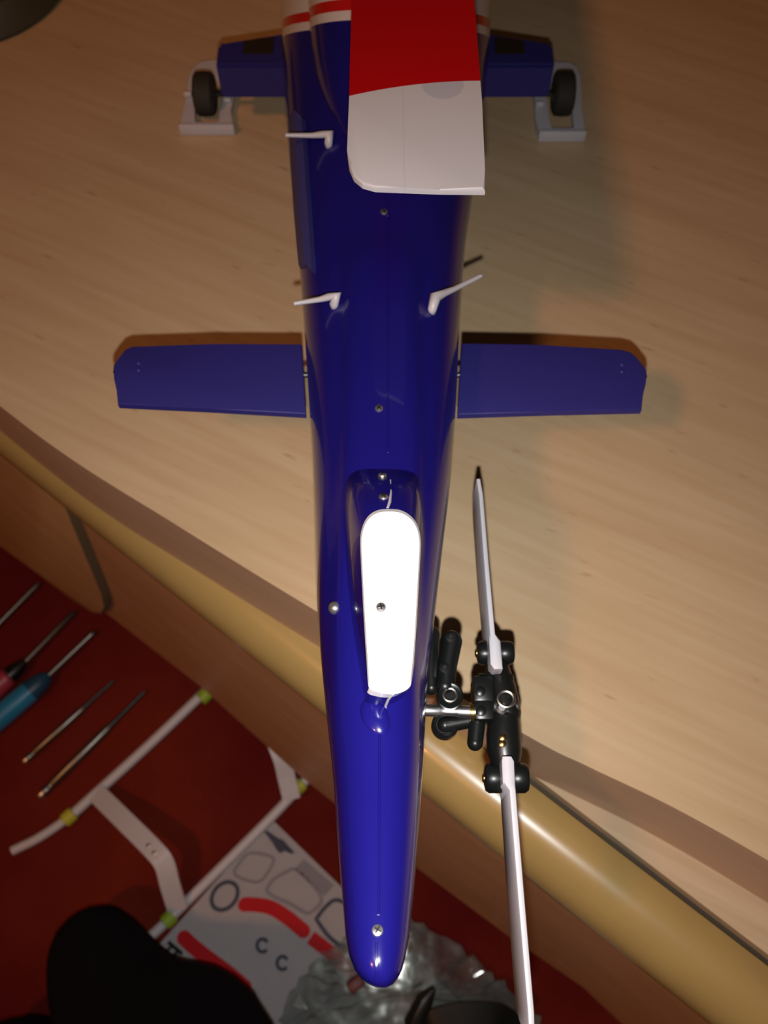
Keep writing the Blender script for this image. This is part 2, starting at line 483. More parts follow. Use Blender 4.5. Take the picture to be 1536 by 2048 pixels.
L2 = {k: [bm.verts.new(lev(i, k)) for i in range(n)] for k in (2, 3, 4)}
for i in range(n):
    j = (i + 1) % n
    bm.faces.new((L2[3][i], L2[3][j], L2[4][j], L2[4][i]))
    if i in rear: bm.faces.new((L2[2][i], L2[2][j], L2[3][j], L2[3][i]))
bm.faces.new(L2[4])
loose = [v for v in bm.verts if not v.link_faces]
for v in loose: bm.verts.remove(v)
cap = finish('fairing_cap', bm, M_cap, fairing, auto=30); cap['label'] = 'white flat top of the tail fairing'
bm = bmesh.new(); bm.from_mesh(fairing.data); bm2 = bmesh.new(); bm2.from_mesh(cap.data)
bvh_fair = BVHTree.FromBMesh(bm); bvh_cap = BVHTree.FromBMesh(bm2); bm.free(); bm2.free()
_old = hit
def hit(px, py):
    d = ray(px, py).normalized(); best = _old(px, py)
    for t_ in (bvh_fair, bvh_cap):
        p, n_, i, dist = t_.ray_cast(CAM, d)
        if p is not None and (best is None or dist < best[2]): best = (p, n_ if n_.dot(d) < 0 else -n_, dist)
    return best

# screws with a slot
M_screw = mat('screw_steel', (0.55, 0.55, 0.56), 0.33, 0.9)
def screw(px, py, r=0.00115, m=M_screw):
    p, nn, _ = hit(px, py); a, u, v = frame(nn)
    bm = bmesh.new()
    add_lathe(bm, p - nn * 0.0008, nn, [(r, 0), (r, 0.0009), (r * 0.85, 0.0012), (r * 0.5, 0.0013), (r * 0.1, 0.00135)], 16)
    for f in bm.faces: f.material_index = 0
    n0 = len(bm.faces)
    M_ = Matrix.Rotation(random.uniform(0, 3), 4, 'Z')
    q_ = nn.to_track_quat('Z', 'Y').to_matrix() @ M_.to_3x3()
    for k in (0, 1):
        add_box(bm, p + nn * 0.00055, (r * 1.2, r * 0.26, .0003), q_ @ Matrix.Rotation(k * math.pi / 2, 3, 'Z'), bevel=0)
    bm.faces.ensure_lookup_table()
    for f in bm.faces[n0:]: f.material_index = 1
    return finish('screw', bm, [m, M_darksteel], heli)
for x, y in ((768, 424), (758, 817), (765, 951), (767, 994), (762, 1215), (755, 1861)): screw(x, y)
bm = bmesh.new()
p, nn, _ = hit(670, 1216)
add_ball(bm, p, 0.0016); add_ball(bm, p + V((0.0015, 0.001, 0.0002)), 0.0011)
finish('side_bolt', bm, M_screw, heli)

# moulding seam along the middle of the boom and the fin
for pts in ([(776, y) for y in range(395, 935, 30)], [(757 + (1955 - y) * 0.004, y) for y in range(1440, 1860, 30)], [(753, y) for y in range(1885, 1962, 15)]):
    P = [hit(*q) for q in pts]; bm = bmesh.new()
    add_tube(bm, [h_[0] for h_ in P if h_], 0.00028, 6)
    finish('seam', bm, M_blue, heli)
bm = bmesh.new(); P = [hit(x, y)[0] for x, y in ((781, 960), (782, 985), (779, 1005), (775, 1016))]
add_tube(bm, P, [0.0002, 0.00025, 0.0004, 0.0003], 6); finish('seam', bm, M_white, fairing)
bm = bmesh.new(); P = [hit(x, y)[0] for x, y in ((786, 1389), (777, 1398), (771, 1412), (767, 1428), (765, 1446))]
add_tube(bm, P, [0.0002, 0.0003, 0.0003, 0.0003, 0.0002], 6); finish('seam', bm, M_white, fairing)

# low glossy bump added behind the fairing to catch the flash highlight
for px_, py_, hx_, hy_ in ((750, 1432, .0030, .0048),):
    p, nn, _ = hit(px_, py_)
    bm = bmesh.new()
    bmesh.ops.create_uvsphere(bm, u_segments=28, v_segments=18, radius=1, matrix=Matrix.Translation(p - nn * .0006) @ nn.to_track_quat('Z', 'Y').to_matrix().to_4x4() @ Matrix.Diagonal((hx_, hy_, .0016, 1)))
    finish('highlight_bump', bm, M_blue, fairing, auto=0)

# flat blue strake along the left flank
Lp = [(576, 236), (581, 330), (587, 420), (593, 490), (597, 530), (601, 538)]
Rp = [(612, 240), (618, 330), (625, 420), (630, 490), (633, 528), (633, 546)]
bm = bmesh.new(); rows_ = []
for (a, b2) in zip(Lp, Rp):
    h_ = hit(*b2); q = h_[0] + h_[1] * 0.0022
    p = at(a[0], a[1], 0.062)
    rows_.append([p, p.lerp(q, 0.5) + V((0, 0, 0.0030)), q, q - V((-0.002, 0, 0.003)), p - V((-0.003, 0, 0.0025))])
add_loft(bm, rows_)
finish('side_strake', bm, M_strake, heli, auto=30)

# three white whip antennas
def antenna(base_px, foot_px, tip_px, ztip):
    p = hit(*base_px)[0]; f = hit(*foot_px)[0]; t_ = at(*tip_px, ztip)
    bm = bmesh.new()
    add_tube(bm, [f - V((0, 0, .001)), f + V((0, 0, .0010)), p + V((0, 0, 0.0022)), p.lerp(t_, 0.18) + V((0, 0, .0018)), p.lerp(t_, 0.4) + V((0, 0, .001)), p.lerp(t_, 0.97), t_],
             [0.0010, 0.0013, 0.0017, 0.0011, 0.00082, 0.00062, 0.0007], 12)
    return finish('antenna', bm, M_white, heli, auto=0)
antenna((660, 280), (657, 292), (571, 270), .076)
antenna((674, 601), (668, 613), (588, 607), .074)
antenna((869, 605), (864, 624), (963, 551), .070)

# tailplane halves
ZS = 0.049
def tailplane(px, rx, ry):
    bm = bmesh.new()
    add_plate(bm, [at(x, y, ZS) for x, y in px], V((0, 0, -0.0024)), bevel=0.0006)
    o = finish('tailplane', bm, M_bluematt, heli, auto=40)
    bm = bmesh.new()
    for k in (0, 1): add_lathe(bm, at(rx, ry + 14 * k, ZS), V((0, 0, 1)), [(0.0008, -0.0005), (0.0008, 0.0003), (0.0005, 0.0006)], 12)
    finish('rivet', bm, M_bluematt, o)
tailplane([(604, 687), (430, 688), (264, 692), (250, 698), (239, 714), (227, 729), (225, 742), (232, 757), (233, 780), (235, 808), (420, 817), (612, 828)], 277, 726)
tailplane([(923, 685), (1080, 690), (1242, 698), (1262, 703), (1275, 715), (1293, 738), (1295, 752), (1288, 765), (1286, 790), (1284, 819), (1100, 823), (915, 829)], 1244, 729)
bm = bmesh.new(); a, b2 = at(560, 750, ZS - .0012), at(980, 750, ZS - .0012); add_tube(bm, [a, b2], 0.0009, 10)
finish('tailplane_spar', bm, M_darksteel, heli)

# sponsons, wheels
def sponson(s):
    bm = bmesh.new(); y0 = 0.3195
    def X(x): return s * x
    out_ = 0.0676 if s < 0 else 0.0686
    pts = lambda z, ya, yb, yc: [V((X(0.030), y0, z)), V((X(out_), y0, z)), V((X(out_), ya, z)), V((X(0.030), yb, z))]
    lo_, hi = pts(0.018, 0.332, 0.341, 0), pts(0.034, 0.333, 0.342, 0)
    add_loft(bm, [lo_, hi]); bmesh.ops.bevel(bm, geom=bm.edges[:], offset=0.0012, segments=2, affect='EDGES')
    o = finish('sponson', bm, M_bluematt, heli, auto=40)
    bm = bmesh.new()
    add_plate(bm, [V((X(0.045), 0.326, 0.0345)), V((X(0.057), 0.326, 0.0345)), V((X(0.057), 0.3335, 0.0345)), V((X(0.045), 0.336, 0.0345))], V((0, 0, -0.0008)))
    d = finish('intake_panel', bm, M_bluedark, o, smooth=False); d['label'] = 'dark intake panel'
    c = V((X(0.0775), 0.3335, 0.0091)); ax = V((1, 0, 0))
    bm = bmesh.new()
    add_lathe(bm, c - ax * 0.0042, ax, [(0.004, 0), (0.0075, 0), (0.0088, 0.0010), (0.0091, 0.0042), (0.0088, 0.0074), (0.0075, 0.0084), (0.004, 0.0084)], 32)
    wh = finish('wheel', bm, M_tyre, heli)
    bm = bmesh.new(); add_lathe(bm, c - ax * 0.0048, ax, [(0.0012, 0), (0.0034, 0.0005), (0.0034, 0.0091), (0.0012, 0.0096)], 20)
    finish('wheel_hub', bm, M_bluedark, wh)
    bm = bmesh.new(); add_tube(bm, [V((X(0.060), 0.327, 0.020)), V((X(0.066), 0.331, 0.013)), V((X(0.070), 0.3335, 0.0091)), V((X(0.0826), 0.3335, 0.0091))], 0.0012, 10)
    finish('wheel_strut', bm, M_darksteel, heli)
sponson(-1); sponson(1)
# nose wheel and strut, far forward under the nose
bm = bmesh.new(); c = V((0, 0.62, 0.0091)); ax = V((1, 0, 0))
add_lathe(bm, c - ax * 0.004, ax, [(0.004, 0), (0.0085, 0.0005), (0.0091, 0.004), (0.0085, 0.0075), (0.004, 0.008)], 28); finish('wheel', bm, M_tyre, heli)
bm = bmesh.new(); add_tube(bm, [V((0.006, 0.62, 0.0091)), V((0.006, 0.62, 0.03))], 0.0012, 10); finish('wheel_strut', bm, M_darksteel, heli)

# main rotor
MAST = V((0.016, 0.52, 0.0))
bm = bmesh.new(); add_tube(bm, [MAST + V((0, 0, .10)), MAST + V((0, 0, .134))], 0.0025, 16); finish('rotor_mast', bm, M_chrome, heli)
bm = bmesh.new(); add_box(bm, MAST + V((0, 0, .1225)), (.014, .05, .009), bevel=.002); finish('rotor_head', bm, M_black, heli)
ZB = 0.121
def blade_mat():
    m = mat('blade_film', (0.7, 0.7, 0.7), 0.33, coat=0.35, spec=0.4); N, L, b = nodes(m)
    tc = N.new('ShaderNodeTexCoord'); sp = N.new('ShaderNodeSeparateXYZ'); L.new(tc.outputs['Object'], sp.inputs[0])
    def mth(op, a, c=None, cl=False):
        n_ = N.new('ShaderNodeMath'); n_.operation = op; n_.use_clamp = cl
        for i, q in enumerate((a, c)):
            if q is None: continue
            if isinstance(q, (int, float)): n_.inputs[i].default_value = q
            else: L.new(q, n_.inputs[i])
        return n_.outputs[0]
    # red film ends in a shallow curve across the chord
    xx = mth('SUBTRACT', sp.outputs['X'], B_R)
    curve = mth('MULTIPLY', mth('MULTIPLY', xx, xx), B_K)
    t = mth('SUBTRACT', mth('ADD', sp.outputs['Y'], curve), B_Y)
    red = mth('MULTIPLY', t, 6000.0, True)
    # round sticker just showing through the film
    cx, cy = mth('SUBTRACT', sp.outputs['X'], S_X), mth('SUBTRACT', sp.outputs['Y'], S_Y)
    rr = mth('SQRT', mth('ADD', mth('MULTIPLY', cx, cx), mth('MULTIPLY', cy, cy)))
    disc = mth('MULTIPLY', mth('SUBTRACT', 0.0056, rr), 3000.0, True)
    line = mth('MULTIPLY', mth('SUBTRACT', 0.0003, mth('ABSOLUTE', mth('SUBTRACT', sp.outputs['X'], L_X))), 6000.0, True)
    m0 = N.new('ShaderNodeMix'); m0.data_type = 'RGBA'; m0.inputs['A'].default_value = (0.64, 0.63, 0.66, 1); m0.inputs['B'].default_value = (0.52, 0.53, 0.59, 1)
    L.new(mth('MAXIMUM', disc, mth('MULTIPLY', line, 0.35)), m0.inputs['Factor'])
    m1 = N.new('ShaderNodeMix'); m1.data_type = 'RGBA'; m1.inputs['B'].default_value = (0.48, 0.002, 0.005, 1)
    L.new(m0.outputs['Result'], m1.inputs['A']); L.new(red, m1.inputs['Factor']); L.new(m1.outputs['Result'], b.inputs['Base Color'])
    return m
bl = [at(x, y, ZB) for x, y in ((703, 0), (698, 200), (694, 300), (698, 330), (708, 352), (725, 366), (750, 373), (800, 375), (880, 378), (971, 379))]
br = [at(x, y, ZB) for x, y in ((970, 340), (964, 200), (961, 165), (949, 0))]
q1, q2 = at(700, 192, ZB), at(961, 162, ZB)
B_R = q2.x; B_Y = q2.y; B_K = (q2.y - q1.y) / (q2.x - q1.x) ** 2
sp_ = at(885, 165, ZB); S_X, S_Y = sp_.x, sp_.y - 0.0006; L_X = at(808, 300, ZB).x
rootl, rootr = V((bl[0].x + (bl[0].x - bl[2].x) * 2, 0.46, ZB)), V((br[-1].x + (br[-1].x - br[1].x) * 0.6, 0.46, ZB))
outline = [V((MAST.x - .005, 0.512, ZB)), rootl] + bl + br + [rootr, V((MAST.x + .005, 0.512, ZB))]
bm = bmesh.new()
add_plate(bm, outline, V((0, 0, -0.0018)), bevel=0.0008)
finish('main_rotor_blade', bm, blade_mat(), heli, auto=25)
# a second blade, straight ahead over the nose
bm = bmesh.new()
add_plate(bm, [V((2 * MAST.x - p.x, 2 * MAST.y - p.y, p.z)) for p in outline], V((0, 0, -0.0032)), bevel=0.0012)
finish('main_rotor_blade', bm, M_white, heli, auto=25)

# tail rotor on the right flank
ZH = 0.040
X = V((1, 0, 0)); Z = V((0, 0, 1))
def hp(x, y, z=ZH): return at(x, y, z)
tr_shaft0, tr_shaft1 = hp(835, 1420, .045), hp(950, 1424, .045)
bm = bmesh.new(); d_ = tr_shaft1 - tr_shaft0
add_tube(bm, [tr_shaft0.lerp(tr_shaft1, k) for k in (0, .36, .40, .50, .68, .72, 1)], [.0016, .0016, .0013, .0012, .0013, .0016, .0016], 16)
shaft = finish('tail_shaft', bm, M_chrome, heli); shaft['label'] = 'bright steel tail rotor shaft'
bm = bmesh.new(); q = hp(944, 1424, .045); add_lathe(bm, q - X * 0.0007, X, [(.0012, 0), (.0024, 0.0002), (.0024, 0.0012), (.0012, .0014)], 20); finish('brass_collar', bm, M_brass, heli)
# lever
def capsule(bm, pts, rads, n=14):
    P = [V(p) for p in pts]; Rr = list(rads)
    add_tube(bm, P, Rr, n); add_ball(bm, P[0], Rr[0]); add_ball(bm, P[-1], Rr[-1])
bm = bmesh.new()
capsule(bm, [hp(903, 1282, .047), hp(895, 1330, .047), hp(890, 1372, .047)], [.0029, .0026, .0026])
lever = finish('pitch_lever', bm, M_black, heli)
bm = bmesh.new(); q = hp(900, 1390, .0485)
add_lathe(bm, q - Z * .004, Z, [(.0033, 0), (.0035, .0003), (.0035, .0040), (.0029, .0046), (.0022, .0044), (.0014, .0036), (.0009, .0036)], 28)
finish('lever_pivot', bm, M_black, lever)
bm = bmesh.new(); add_ring(bm, q + Z * .0002, Z, .0017, .00045); finish('pivot_screw', bm, M_steel, lever)
for x, y in ((901, 1276), (889, 1337)):
    bm = bmesh.new(); p = hp(x, y, .0490); add_lathe(bm, p, Z, [(.0015, -.001), (.0014, .0008), (.0007, .0014), (.0004, .0010)], 16); finish('ball_joint', bm, M_darksteel, lever)
bm = bmesh.new()
capsule(bm, [hp(864, 1268, .042), hp(860, 1300, .042), hp(863, 1375, .042)], [.0022, .0024, .0021])
add_box(bm, hp(862, 1330, .042), (.0045, .009, .004), bevel=.001)
finish('lever_mount', bm, M_black, heli)
bm = bmesh.new(); q = hp(890, 1450, .040)
add_lathe(bm, q - Z * .003, Z, [(.0032, 0), (.0036, .0006), (.0036, .0036), (.0031, .0042), (.0026, .0040), (.0024, .0034)], 28)
capsule(bm, [q, hp(945, 1440, .040)], [.0022, .0020])
finish('bell_crank', bm, M_black, heli)
# slider and hub
bm = bmesh.new()
add_box(bm, hp(965, 1384, .043), (.0058, .0075, .007), bevel=.0011)
add_box(bm, hp(966, 1424, .043), (.0054, .0058, .007), bevel=.0011)
add_box(bm, hp(990, 1366, .041), (.010, .0046, .005), bevel=.001)
capsule(bm, [hp(955, 1440, .042), hp(950, 1486, .042)], [.0022, .0021])
add_lathe(bm, hp(960, 1385, .0455), Z, [(.0014, 0), (.0013, .0016), (.0006, .0019)], 12)
add_lathe(bm, hp(962, 1424, .0455), Z, [(.0014, 0), (.0013, .0016), (.0006, .0019)], 12)
finish('pitch_slider', bm, M_black, heli)
bm = bmesh.new()
hubc = hp(1008, 1412, .041)
add_lathe(bm, hubc - X * .0045, X, [(.0022, 0), (.0034, .0006), (.0034, .0078), (.0024, .0084)], 24)
hub = finish('tail_rotor_hub', bm, M_black, heli)
bm = bmesh.new(); add_ring(bm, hp(1012, 1398, .0455), Z, .0021, .00055); finish('hub_ring', bm, M_steel, hub)
bm = bmesh.new(); add_lathe(bm, hp(1002, 1419, .0438), Z, [(.0011, -.002), (.0015, .0), (.0015, .0016), (.0009, .0021)], 16); finish('hub_screw', bm, M_chrome, hub)
def grip(body, rads, bar_c, length, r, bolts):
    bm = bmesh.new(); capsule(bm, body, rads, 18)
    add_lathe(bm, bar_c - X * length / 2, X, [(r * .55, 0), (r * .85, .0003), (r, .0012), (r, length * .36), (r * .92, length * .40), (r * .92, length * .6), (r, length * .64), (r, length - .0012), (r * .85, length - .0003), (r * .55, length)], 28)
    g = finish('blade_grip', bm, M_black, heli)
    for c in bolts:
        bm = bmesh.new(); add_lathe(bm, c - Z * .0008, Z, [(.0010, 0), (.0010, .0009), (.0005, .0012)], 12); finish('grip_bolt', bm, M_brass, g)
    bm = bmesh.new(); add_lathe(bm, bar_c - X * (length / 2 + .0005), X, [(.0009, 0), (.0012, .0003), (.0012, .0008)], 12); finish('blade_screw', bm, M_brass, g)
    return g
grip([hp(1012, 1425, .041), hp(1002, 1378, .041), hp(996, 1345, .0405), hp(992, 1318, .040)], [.0041, .0042, .0035, .003], hp(991, 1306, .0405), .0103, .0033, [])
grip([hp(1008, 1440, .041), hp(1007, 1470, .041), hp(1009, 1505, .041), hp(1012, 1535, .0405)], [.0042, .0046, .0046, .0036], hp(1013, 1556, .0405), .0116, .0038, [hp(1006, 1475, .0457), hp(1005, 1487, .0457)])
# blades: chord upright, leading edge up; (row, top edge x, chord, thickness)
def tail_blade(st, ztop):
    bm = bmesh.new(); rings = []
    for (px, py, ch, th) in st:
        p = at(px, py, ztop)
        rings.append([p + V((-th * .5 + dx * th, 0, -dz * ch)) for dx, dz in ((.0, .03), (.14, .0), (.5, -.01), (.86, 0), (1, .03), (1.0, .6), (.75, .97), (.5, 1.0), (.15, .98), (0, .94))])
    add_loft(bm, rings)
    return finish('tail_rotor_blade', bm, M_white, heli, auto=35)
tail_blade([(997, 1338, .006, .0022), (993, 1328, .0095, .0030), (990, 1282, .0095, .0030), (985, 1268, .0175, .0016), (973, 1130, .0195, .0015), (962, 990, .0195, .0014), (958, 966, .015, .0013), (957, 958, .009, .0012)], .0490)
tail_blade([(1014, 1513, .006, .0022), (1016, 1522, .0095, .0030), (1018, 1566, .0095, .0030), (1025, 1580, .0185, .0018), (1042, 1790, .0205, .0018), (1062, 2025, .0205, .0017), (1063, 2050, .015, .0016), (1061, 2066, .008, .0014)], .0490)

# ------------------------------------------------------------------ frames round the main wheels
def wheel_frame(px_out, px_in, label):
    bm = bmesh.new(); zt = 0.0042
    o_ = [bm.verts.new(at(x, y, zt)) for x, y in px_out]; i_ = [bm.verts.new(at(x, y, zt)) for x, y in px_in]
    o2 = [bm.verts.new(V((v.co.x, v.co.y, 0.0002))) for v in o_]; i2 = [bm.verts.new(V((v.co.x, v.co.y, 0.0002))) for v in i_]
    m_ = len(o_)
    for k in range(m_):
        j = (k + 1) % m_
        bm.faces.new((o_[k], o_[j], i_[j], i_[k])); bm.faces.new((o2[k], i2[k], i2[j], o2[j]))
        bm.faces.new((o_[k], o2[k], o2[j], o_[j])); bm.faces.new((i_[k], i_[j], i2[j], i2[k]))
    return bm
def chock(out_, in_, lip, peg, label):
    c = at(*out_[0], 0)
    t_ = thing('wheel_frame', label, 'wheel frame', c, 'white frames round the main wheels')
    finish('frame_plate', wheel_frame(out_, in_, label), M_white, t_, auto=30)
    a, b2 = at(*lip[0], .004), at(*lip[1], .004)
    bm = bmesh.new(); mid = (a + b2) / 2; add_box(bm, V((mid.x, mid.y, .0030)), ((b2 - a).length, .0016, .0055), bevel=.0005); finish('front_lip', bm, M_white, t_)
    for q in peg:
        bm = bmesh.new(); add_tube(bm, [at(q[0] - 7, q[1], .0055), at(q[0] + 7, q[1], .0055)], .0013, 10); finish('peg', bm, M_white, t_)
chock([(359, 252), (366, 222), (374, 185), (377, 155), (386, 135), (402, 123), (432, 119), (470, 125), (474, 160), (466, 200), (461, 220), (466, 254)],
      [(390, 244), (389, 225), (390, 190), (392, 165), (396, 152), (405, 146), (428, 146), (448, 150), (450, 165), (448, 195), (440, 218), (438, 244)],
      ((358, 254), (468, 256)), [(376, 188), (455, 199)], 'white plastic frame around the wheel left of the blue fuselage')
chock([(1080, 268), (1071, 238), (1070, 205), (1066, 165), (1070, 130), (1105, 124), (1138, 124), (1152, 132), (1161, 152), (1162, 185), (1164, 222), (1172, 267)],
      [(1103, 256), (1098, 235), (1094, 205), (1090, 175), (1092, 155), (1108, 150), (1130, 150), (1140, 156), (1144, 168), (1144, 200), (1145, 225), (1148, 256)],
      ((1078, 268), (1172, 268)), [(1079, 208)], 'white plastic frame around the wheel right of the blue fuselage')

# ------------------------------------------------------------------ round dark pot at the far left
c = at(-68, -33, 0.0)
pot = thing('round_pot', 'dark round pot with a grey green side at the far left of the desk', 'pot', c)
bm = bmesh.new(); add_lathe(bm, c, Z, [(.049, 0.0002), (.050, .002), (.0475, .010), (.0450, .014), (.0430, .0145), (.0415, .013), (.0405, .006), (.005, .005)], 56)
finish('bowl', bm, speckle(mat('grey_green_glaze', (0.06, 0.055, 0.03), 0.5), 200, .2), pot)
bm = bmesh.new(); add_lathe(bm, c + Z * .006, Z, [(.0400, 0), (.0405, .006), (.0385, .0075), (.008, .0082)], 48); finish('dark_filling', bm, mat('dark_fill', (.010, .006, .010), .8), pot)

# ------------------------------------------------------------------ things on the carpet
def fl_at(x, y, h=0.0): return at(x, y, ZF + h)
def bar_tube(name, px, rads, m, parent, n=14, h=None):
    bm = bmesh.new()
    P = [fl_at(q[0], q[1], q[2] if len(q) > 2 else (h or 0)) for q in px]
    add_tube(bm, P, rads, n); return finish(name, bm, m, parent, auto=40)

# landing skids
sk = thing('landing_skid', 'white plastic skid undercarriage with yellow green bands on the red carpet', 'skid gear', fl_at(380, 1600))
M_skid = speckle(mat('skid_plastic', (0.62, 0.60, 0.63), 0.45), 300, .05)
n1 = spline([(24, 1702, .006), (80, 1674, .0055), (138, 1634, .005), (190, 1588, .0045), (300, 1488, .0045), (405, 1388, .0045), (430, 1364, .0045)], 6)
bar_tube('skid', [tuple(p) for p in n1], [.0030] * 12 + [.0034] * (len(n1) - 12), M_skid, sk)
n2 = spline([(622, 1548, .0052), (600, 1573, .0050), (543, 1634, .0048), (440, 1737, .0048), (338, 1838, .0048), (300, 1874, .0048), (284, 1890, .0050)], 6)
bar_tube('skid', [tuple(p) for p in n2], .0033, M_skid, sk)
def strip(px, width):
    bm = bmesh.new(); P = [fl_at(*q) for q in spline(px, 6)]; rings = []
    for i, p in enumerate(P):
        a = (P[min(i + 1, len(P) - 1)] - P[max(i - 1, 0)]).normalized(); s_ = a.cross(Z).normalized() * width / 2; nn = s_.cross(a).normalized() * .0011
        if nn.z < 0: nn = -nn
        rings.append([p - s_ - nn, p + s_ - nn, p + s_ + nn, p - s_ + nn])
    add_loft(bm, rings); return finish('cross_member', bm, M_skid, sk, auto=30)
strip([(193, 1586, .008), (250, 1642, .022), (308, 1700, .030), (329, 1728, .029), (340, 1768, .022), (355, 1818, .009)], .0122)
for x, y in ((297, 1692), (309, 1706)):
    bm = bmesh.new(); add_lathe(bm, fl_at(x, y, .0305), Z, [(.0014, 0), (.0014, .0012), (.0008, .0014)], 12); finish('rivet', bm, M_steel, sk)
strip([(425, 1370, .006), (480, 1402, .020), (538, 1464, .028), (562, 1512, .026), (573, 1555, .017), (583, 1598, .009)], .0115)
for (x, y, dx, dy, m) in ((138, 1634, 10, -9, M_yellowband), (410, 1391, 9, -9, M_greenband), (597, 1574, 9, -9, M_yellowband), (338, 1838, 9, -9, M_greenband)):
    bm = bmesh.new(); a, b2 = fl_at(x - dx, y - dy, .005), fl_at(x + dx, y + dy, .005); add_tube(bm, [a, a.lerp(b2, .1), a.lerp(b2, .9), b2], [.0042, .0049, .0049, .0042], 18)
    finish('skid_band', bm, m, sk)

# screwdrivers, pointing up and right
grp = 'screwdrivers lying in a row on the carpet'
def path_tube(name, a, b2, prof, m, parent, n=18):
    """prof: (fraction along a-b, radius)"""
    bm = bmesh.new(); add_tube(bm, [a.lerp(b2, k) for k, r in prof], [r for k, r in prof], n); return finish(name, bm, m, parent, auto=35)
M_bh = speckle(mat('blue_handle', (0.02, 0.22, 0.42), 0.35, coat=.4), 120, .2)
M_bh2 = mat('dark_blue_collar', (0.01, 0.06, 0.12), 0.4)
M_rh = speckle(mat('red_handle', (0.35, 0.035, 0.06), 0.4, coat=.3), 120, .2)
d1 = thing('screwdriver', 'screwdriver with a fat blue handle, on the red carpet', 'screwdriver', fl_at(40, 1410), grp)
a, b2 = fl_at(-40, 1468, .0085), fl_at(98, 1350, .0085)
path_tube('handle', a, b2, [(0, .004), (.03, .0075), (.3, .0082), (.6, .0080), (.74, .0078)], M_bh, d1)
path_tube('handle_collar', a, b2, [(.72, .0079), (.84, .0074), (.93, .0058), (1, .003)], M_bh2, d1)
path_tube('blade', b2 - (b2 - a) * .02, fl_at(190, 1262, .004), [(0, .0018), (.9, .0018), (.94, .0022), (1, .0012)], M_steel, d1)
d2 = thing('screwdriver', 'screwdriver with a red handle and black collar, at the left edge of the carpet', 'screwdriver', fl_at(0, 1370), grp)
a, b2 = fl_at(-60, 1420, .0085), fl_at(52, 1322, .0085)
path_tube('handle', a, b2, [(0, .004), (.05, .0078), (.4, .0085), (.66, .0078), (.7, .006)], M_rh, d2)
path_tube('handle_collar', a, b2, [(.68, .0062), (.8, .0058), (.9, .0046), (1, .0028)], M_black, d2)
path_tube('blade', b2 - (b2 - a) * .02, fl_at(150, 1222, .004), [(0, .0018), (.95, .0018), (1, .0010)], M_steel, d2)
d3 = thing('screwdriver', 'thin bare steel shaft farthest up the left edge of the carpet', 'screwdriver', fl_at(0, 1250), grp)
path_tube('blade', fl_at(-70, 1315, .004), fl_at(78, 1166, .004), [(0, .0018), (.95, .0018), (1, .0010)], M_steel, d3)
path_tube('handle', fl_at(-170, 1412, .008), fl_at(-66, 1311, .008), [(0, .004), (.1, .008), (.8, .008), (1, .004)], M_black, d3)
def metal_driver(p, q, label, r):
    t_ = thing('hex_driver', label, 'screwdriver', (p + q) / 2 * 1.0, grp)
    path_tube('handle', p, q, [(0, r * .8), (.02, r), (.06, r), (.07, r * .8), (.09, r * .8), (.10, r), (.45, r), (.62, r * .95), (.65, r * .7)], M_steel, t_)
    path_tube('end_cap', p - (q - p) * .03, p + (q - p) * .02, [(0, r * .6), (.3, r * .9), (1, r * .9)], M_chrome, t_)
    path_tube('tip', p, q, [(.64, r * .62), (.70, r * .6), (.72, r * .5), (1, r * .42)], M_darksteel, t_)
metal_driver(fl_at(52, 1520, .003), fl_at(226, 1362, .003), 'shorter of the two thin steel drivers, nearer the blue screwdriver', .0026)
metal_driver(fl_at(84, 1588, .0034), fl_at(288, 1384, .0034), 'longer and thicker of the two steel drivers, beside the white skid', .0032)

# sticker sheet
sheet = thing('sticker_sheet', 'white sheet of outline stickers and red stripes on the red carpet', 'sticker sheet', fl_at(560, 1850))
zs_ = .0022
corner = fl_at(543, 1638, zs_); e1 = (fl_at(303, 1906, zs_) - corner).normalized(); e2 = e1.cross(Z); e2 = e2 if e2.x > 0 else -e2
bm = bmesh.new(); pl = []
NU, NVV = 14, 14
grid = [[bm.verts.new(corner + e1 * (.20 * i / NU) + e2 * (.24 * j / NVV) + Z * (.0005 * math.sin(i * .9) * math.sin(j * .7))) for j in range(NVV + 1)] for i in range(NU + 1)]
for i in range(NU):
    for j in range(NVV): bm.faces.new((grid[i][j], grid[i + 1][j], grid[i + 1][j + 1], grid[i][j + 1]))
r_ = bmesh.ops.solidify(bm, geom=bm.faces[:], thickness=.0005)
finish('backing_paper', bm, speckle(mat('sticker_paper', (0.80, 0.80, 0.84), 0.6, spec=.2), 60, .06), sheet, auto=30)
M_ink = mat('grey_ink', (0.07, 0.075, 0.11), 0.7, spec=.1); M_ink2 = mat('pale_ink', (0.27, 0.26, 0.29), .7, spec=.1); M_redfilm = mat('red_film', (0.50, 0.008, 0.012), .6, spec=.15); M_inkd = mat('black_ink', (.015, .02, .015), .7, spec=.1)
